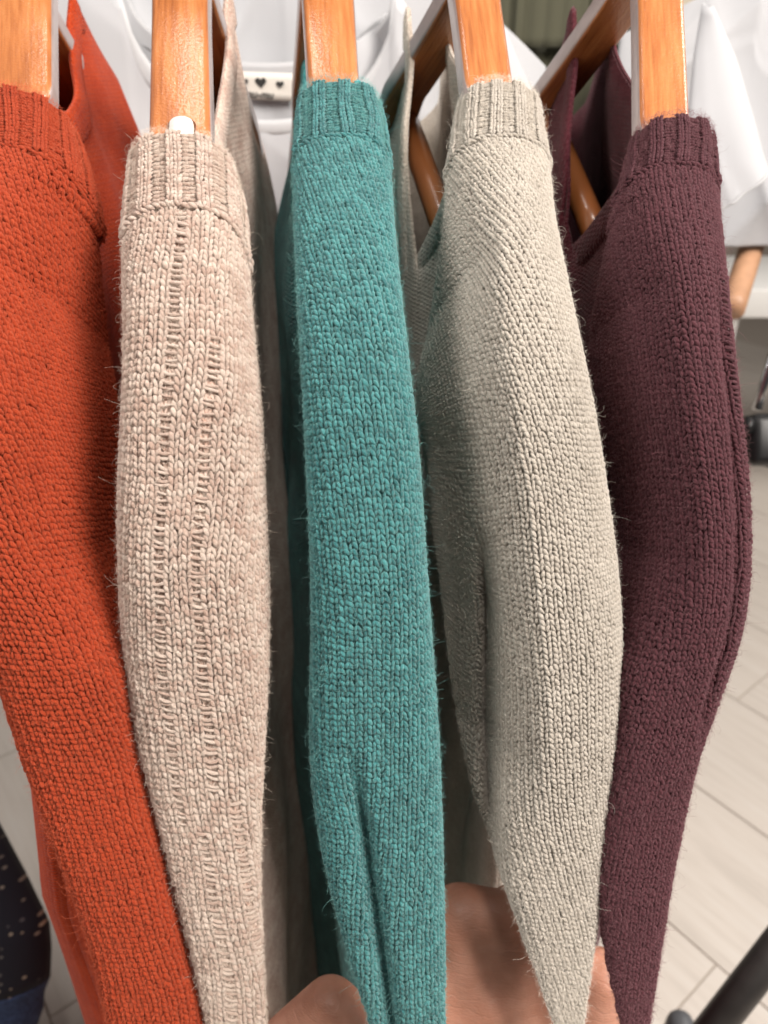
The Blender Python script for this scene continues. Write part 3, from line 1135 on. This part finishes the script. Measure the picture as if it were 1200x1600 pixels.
def build_sweater(sp):
    sheet = Sheet(sp)
    sp['sheet'] = sheet
    slope = sp['slope']
    B = np.array([slope, 1.0, 0.0]) / math.hypot(slope, 1)
    A = np.array([1.0, -slope, 0.0]) / math.hypot(slope, 1)
    rimP = sheet.F[0]
    hook = rimP + B * ((HOOK_Y - rimP[1]) / B[1])
    hook[2] = HOOK_Z
    s_rim = -(HOOK_Y - rimP[1]) / B[1]
    Myarn = yarn_material(sp['col'] + '_yarn', sp['base'], sp['alt'], sp['heather'], sp.get('sheen', 0.25), sp.get('stint', (1, 1, 1)), sp.get('fleck', 0.16))
    Mpan = knit_panel_material(sp['col'] + '_knit', sp['base'], sp['alt'], sp['heather'], sp.get('sheen', 0.25))
    Mfuz = plain(sp['col'] + '_fibre', sp['fib'], 0.6)
    root = thing('sweater', tuple(hook), sp['label'], 'sweater', 'knitted sweaters hanging on the front rack')

    # ---- hanger
    hroot = thing('wooden_hanger', tuple(hook), sp['hlabel'], 'hanger', 'wooden hangers on the front rack')
    (xa0, xb0), (xa1, xb1), yr = sp['slat']
    ya = np.linspace(-110, min(sp['rim'] + 330, 520), 46)
    da = depth_at(ya) + sp.get('dd', 0.0)
    cx = (xa0 + xb0) / 2 + ((xa1 + xb1) / 2 - (xa0 + xb0) / 2) * ya / yr
    ins = ya > yr
    cx[ins] = np.interp(ya[ins], sheet.y, (project(sheet.F)[0])) + (cx[~ins][-1] - project(sheet.F[0])[0]) * np.clip(1 - (ya[ins] - yr) / 90, 0, 1)
    wpx = (xb0 - xa0) + ((xb1 - xa1) - (xb0 - xa0)) * np.clip(ya / yr, 0, 1)
    path = U(cx, ya, da)
    Tn = unit(np.gradient(path, axis=0))
    Nn = unit(np.cross(Tn, A))
    Nn *= np.sign(Nn[:, 2:3])
    path = path - Nn * (0.0056 + 0.010 * np.clip((ya - yr) / 45, 0, 1))[:, None]
    wid = wpx * da / FPX
    wid = wid * (1 - 0.38 * np.clip((ya - yr + 4) / 45, 0, 1))
    keep = (path - hook) @ B < -0.004
    path, Tn, Nn, wid, ya = path[keep], Tn[keep], Nn[keep], wid[keep], ya[keep]
    widf = np.full(len(wid), wid[0])
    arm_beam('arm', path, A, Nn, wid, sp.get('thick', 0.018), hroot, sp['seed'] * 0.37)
    # far arm: the same slat mirrored about the hook
    rel = path - hook
    sB = rel @ B
    far = hook + (rel - 2 * sB[:, None] * B) + sp.get('far', 0.0) * A
    Tf = unit(np.gradient(far, axis=0))
    Nf = unit(np.cross(Tf, A))
    Nf *= np.sign(Nf[:, 2:3])
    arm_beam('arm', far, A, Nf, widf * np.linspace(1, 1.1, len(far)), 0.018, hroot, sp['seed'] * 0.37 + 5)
    top = path[0] * 0.5 + far[0] * 0.5
    a = np.linspace(-0.5 * np.pi, 0.95 * np.pi, 20)
    hk = [top + np.array([0, 0, -0.012])] + [np.array([top[0], top[1], HOOK_Z + 0.075]) + 0.0165 * (np.cos(t) * B + np.sin(t) * np.array([0, 0, 1])) for t in a]
    tube_mesh('hook', hk, 0.0018, M_steel, hroot, 8)
    barN = hook + B * -0.035 + np.array([0, 0, -0.198]) + A * sp.get('bar', 0.0)
    barF = hook + B * 0.135 + np.array([0, 0, -0.112]) + A * sp.get('far', 0.0)
    tube_mesh('trouser_bar', [barN * (1 - q) + barF * q for q in np.linspace(0.0, 1.0, 6)], 0.0115, M_wood, hroot)

    if sp.get('peg'):
        # moulded strap peg on a raised dark plate that paints in its recess shade
        i = int(np.argmin(np.abs(ya - 196)))
        c0, T0, N0 = path[i] + Nn[i] * 0.0012, Tn[i], Nn[i]
        for nm, ww, hh, z0, z1, mat in (('notch_shade', 0.0170, 0.0165, -0.004, 0.0006, M_notch_shade), ('strap_peg', 0.0142, 0.0138, -0.004, 0.0030, M_peg)):
            outl = [(ww / 2, 0.02), (ww / 2, -hh + ww / 2)] + [(ww / 2 * math.cos(t), -hh + ww / 2 - ww / 2 * math.sin(t) * 0.85) for t in np.linspace(0.15, np.pi - 0.15, 14)] + [(-ww / 2, -hh + ww / 2), (-ww / 2, 0.02)]
            bm = bmesh.new()
            vs = [bm.verts.new(c0 + A * x + T0 * y + N0 * z1 + A * 0.0015) for x, y in outl]
            f = bm.faces.new(vs)
            ex = bmesh.ops.extrude_face_region(bm, geom=[f])
            bmesh.ops.translate(bm, vec=Vector(N0 * (z0 - z1)), verts=[v for v in ex['geom'] if isinstance(v, bmesh.types.BMVert)])
            bmesh.ops.bevel(bm, geom=bm.edges[:], offset=0.0007, segments=2, affect='EDGES')
            bm_obj(nm, bm, mat, hroot)

    # ---- near shoulder and sleeve
    tS = float(sheet.t_of_y(sp['seam']))
    v, f, uv = shell(sheet, sp, tS - 0.006, sheet.tmax, 0.0007, float(sheet.t_of_y(640)))
    sleeve = np_mesh('sleeve', v, f, Mpan, root, uv=uv)
    v, f, uv, tn = knit_sleeve(sheet, sp)
    st = np_mesh('knit_stitch', v, f, Myarn, sleeve, uv=uv, tint=tn)
    st['kind'] = 'stuff'
    v, f, uv = shell(sheet, sp, 0.0004, tS + 0.004, 0.0012, None, 0.0030)
    band = np_mesh('neck_band', v, f, Mpan, root, uv=uv)
    v, f, uv, tn = knit_band(sheet, sp)
    st = np_mesh('rib_stitch', v, f, Myarn, band, uv=uv, tint=tn)
    st['kind'] = 'stuff'
    fuzz('fuzz', sheet, sp, Mfuz, root, sp.get('hairs', 70000))

    # ---- front and back panels of the body, hanging behind the sleeve
    wb = sp.get('wb', 0.026)
    neck = abs(s_rim) - 0.002
    farneck = sp.get('farneck', 0.085)
    Fr = sheet.F - hook
    sF, zF = Fr @ B, Fr[:, 2]
    o_ = np.argsort(sF)
    i_low = sheet.y > 0
    sh_y = (sheet.y < 470)
    so, zo, bx = sF[sh_y][::-1], zF[sh_y][::-1], (Fr @ A)[sh_y][::-1]
    s0, s1 = -0.225, 0.245
    f1, f2 = field(1, 5, sp['seed'] + 31), field(1, 5, sp['seed'] + 32)

    def top_z(s, side):
        near = np.interp(s, so, zo) - 0.012 - 0.012 * np.clip((-neck - s) / 0.03, 0, 1)
        zr = zF[0] - 0.004
        zfar = -(0.030 + sp.get('fardrop', 0.0)) - 0.62 * np.maximum(0, s - farneck) - 0.3 * np.maximum(0, s - farneck) ** 2
        zn_near, zn_far = np.interp(-neck, so, zo) - 0.004, -(0.030 + sp.get('fardrop', 0.0))
        q = (s + neck) / (farneck + neck)
        base = zn_near * (1 - q) + zn_far * q
        dip = sp['vdrop'] if side < 0 else sp.get('bdrop', 0.03)
        m = np.abs(2 * q - 1)
        pw = 1.25 if side < 0 else 2.2
        mid = base - dip * (1 - np.clip(m, 0, 1) ** pw) if side > 0 else base - dip * (1 - np.sqrt(np.clip(m, 0, 1) ** 2 * 0.97 + 0.03 * np.clip(m, 0, 1)) )
        return np.where(s < -neck, near, np.where(s > farneck, zfar, mid))

    def lateral(s, z, side):
        edge = np.sqrt(np.clip((s - s0) / 0.038, 0, 1) * (2 - np.clip((s - s0) / 0.038, 0, 1)))
        edge2 = np.sqrt(np.clip((s1 - s) / 0.05, 0, 1))
        zref = np.where(s < -0.02, np.interp(s, [-neck, -0.02], [0, 1]) * (-0.02 - np.interp(-neck, so, zo)) + np.interp(np.minimum(s, -neck), so, zo) - 0.02, -0.02)
        hang = np.clip((zref - (0.05 if side < 0 else 0.0) - z) / 0.19, 0, 1)
        hang = hang * hang * (3 - 2 * hang) * 0.6 + hang * 0.4
        wl = sp.get('wf', wb) if side < 0 else sp.get('wk', wb)
        o0 = 0.012 + (0.004 if side < 0 else 0.008) * np.clip((s - farneck + 0.02) / 0.03, 0, 1)
        fill = np.clip((-z - 0.42) / 0.22, 0, 1)
        wl = np.interp(s, [s0, -0.1, 0.03, 0.20], [wl * 0.46, wl * 0.56, wl * 0.85, wl * 1.22]) * (1 - fill) + fill * np.interp(s, [s0, -0.1, 0.02, 0.20], [wl * 0.46, wl * 0.6, wl * 1.35, wl * 1.5])
        o = side * (o0 * (1 - hang) + wl * hang) * edge * edge2
        o = o + 0.0035 * f1(s, z, 0.12, 0.30) * hang * edge + 0.003 * f2(s, z, 0.05, 0.40) * hang * edge
        corr = np.interp(s, so, bx) * np.clip((-neck + 0.02 - s) / 0.04, 0, 1)
        o = o + sp.get('bend', 0.0) * np.maximum(0, s - 0.04) * (1 - hang)
        return o + sp.get('bshift', 0.0) * np.clip((-z - 0.40) / 0.26, 0, 1) + corr

    def skew(z):
        # lower body shifted forwards to block light leaking in behind the sleeves
        return -sp.get('pull', 0.09) * np.clip((-z - 0.14) / 0.36, 0, 1)

    ss = np.unique(np.concatenate([np.linspace(s0, s1, 76), [-neck, farneck]]))
    vv = np.linspace(0, 1, 70)
    for nm, side in (('front_panel', -1), ('back_panel', 1)):
        S_, V_ = np.meshgrid(ss, vv)
        tz = top_z(S_, side)
        z = tz * (1 - V_) + (-1.40) * V_
        o = lateral(S_, z, side)
        P = hook + (S_ + skew(z))[..., None] * B + o[..., None] * A
        P[..., 2] += z
        grid_mesh(nm, P, Mpan, root, uv=np.stack([S_ / sp['cw'], -z / sp['rh']], -1), solid=0.0022)
        # ribbed neck strip along the opening
        sn = np.linspace(-neck + 0.002, farneck + 0.004, 60)
        rows, uvr = [], []
        wd = 0.024
        ze = top_z(sn, side)
        for k, bul in ((-0.04, 0.0), (0.0, 0.002), (0.2, 0.0033), (0.5, 0.0036), (0.85, 0.0034), (1.0, 0.0015), (1.03, 0.0)):
            zz = ze - k * wd * (1.3 if side < 0 else 1.0)
            oo = lateral(sn, zz, side) + side * (0.0005 + bul)
            P = hook + sn[:, None] * B + oo[:, None] * A
            P[:, 2] += zz
            rows.append(P)
            uvr.append(np.stack([np.linspace(0, 40, 60), np.full(60, k * 9)], -1))
        col = grid_mesh('collar', np.array(rows), Mpan, root, uv=np.array(uvr), solid=0.0016)
    return root


SWEATERS = [
    dict(col='orange', relief=1.35, bshift=-0.040, seed=101, br=2.6, nr=1.4, slope=-0.16, rim=127, seam=232, dd=-0.004, n=2.5,
         edges=[(100, -95, 112), (127, -95, 116), (200, -105, 146), (300, -115, 160), (400, -115, 172), (600, -110, 184), (800, -85, 190), (900, -60, 192), (1000, -25, 196), (1100, 2, 200), (1200, 32, 210),
                (1300, 68, 236), (1400, 105, 262), (1500, 140, 287), (1600, 165, 312), (1700, 185, 335)],
         slat=((-22, 75), (-22, 75), 127), cw=0.0053, rh=0.0034, shear=[(0, 0.30), (500, 0.34), (900, 0.22), (1300, 0.0), (1700, -0.05)],
         base=(0.41, 0.039, 0.010), alt=(0.56, 0.070, 0.018), heather=0.26, sheen=0.12, fib=(0.62, 0.12, 0.05), stint=(1, 0.6, 0.4),
         rib=(4, 2), rib_phase=1, arch=2.6, vdrop=0.14, bdrop=0.05, fardrop=-0.01, wb=0.026, farneck=0.10, wf=0.058, wk=0.048, far=-0.016,
         label='bright orange knitted sweater, leftmost on the rack and cut by the left edge',
         hlabel='orange-brown wooden hanger inside the orange sweater at the left edge'),
    dict(col='beige', fleck=0.38, bend=-0.12, seed=202, br=1.2, slope=-0.07, rim=203, seam=325, n=2.5,
         edges=[(180, 214, 350), (203, 205, 365), (235, 200, 380), (300, 191, 386), (400, 189, 390), (500, 190, 396), (600, 189, 404), (700, 185, 410), (800, 182, 414), (900, 182, 418),
                (1000, 186, 420), (1100, 196, 418), (1200, 216, 412), (1300, 245, 408), (1400, 270, 408), (1500, 297, 413), (1600, 318, 418), (1700, 335, 420)],
         slat=((233, 323), (228, 328), 203), cw=0.0054, rh=0.0038, shear=[(0, -0.02), (400, -0.09), (900, -0.06), (1000, 0.02), (1700, 0.0)],
         base=(0.56, 0.35, 0.272), alt=(0.84, 0.675, 0.575), heather=0.20, fib=(0.80, 0.68, 0.58), sheen=0.3,
         rib=(4, 2), bandcw=0.86, rib_phase=1, arch=5.5, seam_fat=1.2, vdrop=0.14, bdrop=0.03, fardrop=-0.012, wb=0.018, farneck=0.085, wk=0.031, wf=0.048, peg=True,
 phase=0.10, ladders=[(-2, 1, 325, 1290), (2, 1, 520, 1240), (-5, 1, 1250, 1700), (0, 1, 1300, 1700), (4, 1, 1250, 1700)],
         label='beige heather sweater with ladder ribs down its sleeve, second from the left',
         hlabel='wooden hanger with a white strap peg, inside the beige sweater'),
    dict(col='teal', relief=1.2, fleck=0.5, bend=0.10, seed=303, slope=-0.14, rim=114, seam=207, n=2.5,
         edges=[(100, 470, 588), (114, 466, 594), (150, 459, 606), (200, 456, 611), (300, 457, 616), (400, 461, 625), (500, 466, 635), (600, 471, 645), (700, 476, 655), (800, 480, 662),
                (900, 484, 668), (1000, 485, 675), (1100, 482, 682), (1200, 481, 689), (1300, 490, 692), (1400, 510, 695), (1500, 537, 697), (1600, 570, 698), (1700, 600, 698)],
         slat=((473, 556), (480, 563), 114), cw=0.0051, rh=0.0033, shear=[(0, 0.30), (350, 0.22), (600, 0.05), (1100, 0.0), (1250, -0.1), (1700, -0.15)],
         base=(0.020, 0.158, 0.168), alt=(0.078, 0.345, 0.352), heather=0.22, fib=(0.20, 0.46, 0.44), sheen=0.3,
         rib=(4, 2), rib_phase=0, arch=3.2, vdrop=0.085, bdrop=0.03, wb=0.018, farneck=0.085, wf=0.048, wk=0.046, fardrop=0.015, folds=[([(1160, 548), (1680, 622)], 0.012, 15)],
         label='teal green knitted sweater in the middle of the five',
         hlabel='wooden hanger inside the teal sweater'),
    dict(col='cream', bshift=0.012, bend=0.22, far=0.006, seed=404, bl=2.9, nl=1.4, asy_end=1400, folds=[([(830, 762), (1000, 768), (1200, 766), (1330, 772)], 0.026, 13)], slope=-0.24, rim=115, seam=212, n=2.3,
         edges=[(100, 722, 838), (115, 716, 842), (150, 708, 852), (200, 698, 859), (250, 692, 863), (300, 684, 868), (350, 673, 879), (400, 658, 890), (450, 650, 900), (500, 650, 910), (600, 650, 928), (700, 660, 945),
                (800, 668, 960), (900, 676, 970), (1000, 686, 975), (1100, 696, 976), (1200, 708, 972), (1300, 735, 960), (1360, 768, 951), (1400, 785, 946), (1500, 822, 931), (1600, 862, 916), (1700, 890, 905)],
         slat=((713, 793), (727, 810), 115), cw=0.0048, rh=0.0031, shear=[(0, 0.55), (350, 0.50), (600, 0.20), (800, 0.02), (1100, 0.0), (1400, 0.15), (1700, 0.2)],
         base=(0.53, 0.455, 0.38), alt=(0.75, 0.675, 0.59), heather=0.26, fib=(0.78, 0.72, 0.64), sheen=0.3,
         rib=(4, 2), rib_phase=2, arch=2.4, vdrop=0.165, bdrop=0.03, wf=0.050, wk=0.048, farneck=0.085,
         label='cream sweater with an open v-neck, between the teal and plum sweaters',
         hlabel='wooden hanger inside the cream sweater'),
    dict(col='plum', bend=0.12, seed=505, bl=2.6, nl=1.4, folds=[([(380, 1112), (500, 1124), (650, 1140), (800, 1152), (920, 1150), (1000, 1138), (1120, 1098)], 0.0042, 6)], slope=-0.05, rim=176, seam=262, n=2.4,
         edges=[(150, 992, 1108), (176, 985, 1116), (200, 980, 1119), (250, 970, 1122), (300, 945, 1125), (400, 920, 1136), (500, 918, 1146), (600, 930, 1156), (700, 945, 1168), (800, 962, 1176),
                (900, 962, 1177), (1000, 962, 1166), (1100, 960, 1134), (1200, 955, 1096), (1300, 940, 1074), (1400, 930, 1054), (1500, 942, 1038), (1600, 966, 1020), (1700, 985, 1005)],
         slat=((1000, 1077), (1003, 1087), 176), cw=0.0047, rh=0.0031, shear=[(0, 0.15), (500, 0.05), (1000, 0.0), (1700, -0.1)],
         base=(0.066, 0.014, 0.020), alt=(0.122, 0.031, 0.042), heather=0.26, fib=(0.22, 0.09, 0.105), sheen=0.14, stint=(1, 0.7, 0.8),
         rib=(4, 2), rib_phase=1, arch=2.6, vdrop=0.14, bdrop=0.03, wf=0.048, wk=0.036, farneck=0.085, fardrop=0.0, far=-0.012,
         ladders=[(6, 1, 420, 1130)],
         label='dark plum sweater, rightmost of the five on the rack',
         hlabel='wooden hanger inside the plum sweater'),
]
for sp in SWEATERS:
    build_sweater(sp)

# ------------------------------------------------------------------ the hand that gathers the sleeves
def skin_material():
    t = NT('skin')
    n1 = t.noise(60, 4)
    r = t.ramp(n1.outputs[0], [(0.3, (0.47, 0.215, 0.142)), (0.7, (0.58, 0.295, 0.210))])
    t.l(r.outputs[0], t.b.inputs['Base Color'])
    t.b.inputs['Roughness'].default_value = 0.48
    t.b.inputs['Subsurface Weight'].default_value = 0.15
    t.b.inputs['Subsurface Radius'].default_value = (0.006, 0.002, 0.001)
    vo = t.n('ShaderNodeTexVoronoi', feature='DISTANCE_TO_EDGE')
    tc = t.n('ShaderNodeTexCoord')
    mp = t.n('ShaderNodeMapping')
    mp.inputs['Scale'].default_value = (0.55, 1.0, 1.6)
    t.l(tc.outputs['Object'], mp.inputs[0])
    t.l(mp.outputs[0], vo.inputs['Vector'])
    vo.inputs['Scale'].default_value = 420
    w = t.n('ShaderNodeTexWave', wave_type='BANDS', bands_direction='Z')
    w.inputs['Scale'].default_value = 46
    w.inputs['Distortion'].default_value = 5
    w.inputs['Detail'].default_value = 3
    w.inputs['Detail Scale'].default_value = 1.2
    t.l(tc.outputs['Object'], w.inputs['Vector'])
    wr = t.ramp(w.outputs['Fac'], [(0.0, (0, 0, 0)), (0.16, (1, 1, 1))])
    h = t.math('ADD', t.math('MULTIPLY', vo.outputs[0], 0.6), t.math('MULTIPLY', wr.outputs[0], 0.26))
    t.bump(h, 0.36, 0.0011)
    return t.m


def capsule(bm, a, b, ra, rb, seg=18):
    a, b = Vector(a), Vector(b)
    ax = (b - a).normalized()
    q = ax.to_track_quat('Z', 'Y').to_matrix()
    rows = []
    L = (b - a).length
    prof = [(-ra * math.cos(t), ra * math.sin(t)) for t in np.linspace(0.12, math.pi / 2, 6)] + [(L + rb * math.sin(t), rb * math.cos(t)) for t in np.linspace(0, math.pi / 2 - 0.12, 6)]
    for z, r in prof:
        rows.append([bm.verts.new(a + q @ Vector((r * math.cos(k / seg * 2 * math.pi), r * math.sin(k / seg * 2 * math.pi), z))) for k in range(seg)])
    for i in range(len(rows) - 1):
        for k in range(seg):
            bm.faces.new((rows[i][k], rows[i][(k + 1) % seg], rows[i + 1][(k + 1) % seg], rows[i + 1][k]))
    bm.faces.new(rows[0][::-1])
    bm.faces.new(rows[-1])


person = thing('person', tuple(U(780, 1700, 0.52)), 'bare hand reaching up from below and gathering the sleeves together', 'person')
bm = bmesh.new()
HD = 0.515


def J(x, y, dz=0.0):
    return U(x, y, HD + dz)


wrist = J(845, 1930, 0.02)
chains = {
    'index': [(wrist, 0.026), (J(712, 1445), 0.0225), (J(716, 1425, 0.035), 0.0105), (J(700, 1500, 0.045), 0.0090), (J(700, 1560, 0.075), 0.0080)],
    'middle': [(wrist, 0.027), (J(790, 1440), 0.0215), (J(790, 1405, 0.038), 0.0108), (J(785, 1490, 0.050), 0.0094), (J(782, 1560, 0.085), 0.0082)],
    'ring': [(wrist, 0.027), (J(868, 1462), 0.0200), (J(868, 1440, 0.038), 0.0102), (J(862, 1520, 0.05), 0.0090), (J(858, 1585, 0.08), 0.0078)],
    'little': [(wrist, 0.025), (J(938, 1530), 0.0210), (J(938, 1520, 0.048), 0.0090), (J(930, 1590, 0.075), 0.0080), (J(926, 1640, 0.068), 0.0070)],
    'thumb': [(J(800, 1860, 0.01), 0.026), (J(640, 1690, -0.005), 0.0200), (J(516, 1574, 0.005), 0.0210), (J(440, 1628, 0.012), 0.0170)],
    'forearm': [(wrist, 0.031), (J(930, 2500, 0.06), 0.042)],
    'web': [(J(760, 1560), 0.024), (J(665, 1650), 0.021)],
    'knuckles': [(J(718, 1432), 0.0225), (J(795, 1445), 0.0215), (J(865, 1485), 0.020)],
    'back': [(J(690, 1500, 0.004), 0.0225), (J(690, 1700, 0.010), 0.027)],
    'palm': [(J(800, 1500, 0.004), 0.022), (J(845, 1800, 0.012), 0.028)],
    'heel': [(J(935, 1580, 0.004), 0.021), (J(890, 1850, 0.014), 0.028)],
}
for ch in chains.values():
    for (a, ra), (b, rb) in zip(ch[:-1], ch[1:]):
        capsule(bm, a, b, ra, rb)
hand = bm_obj('hand', bm, skin_material(), person)
m = hand.modifiers.new('skin', 'REMESH')
m.mode = 'VOXEL'
m.voxel_size = 0.0022
m.use_smooth_shade = True
m = hand.modifiers.new('smooth', 'SMOOTH')
m.iterations = 34
m.factor = 0.5
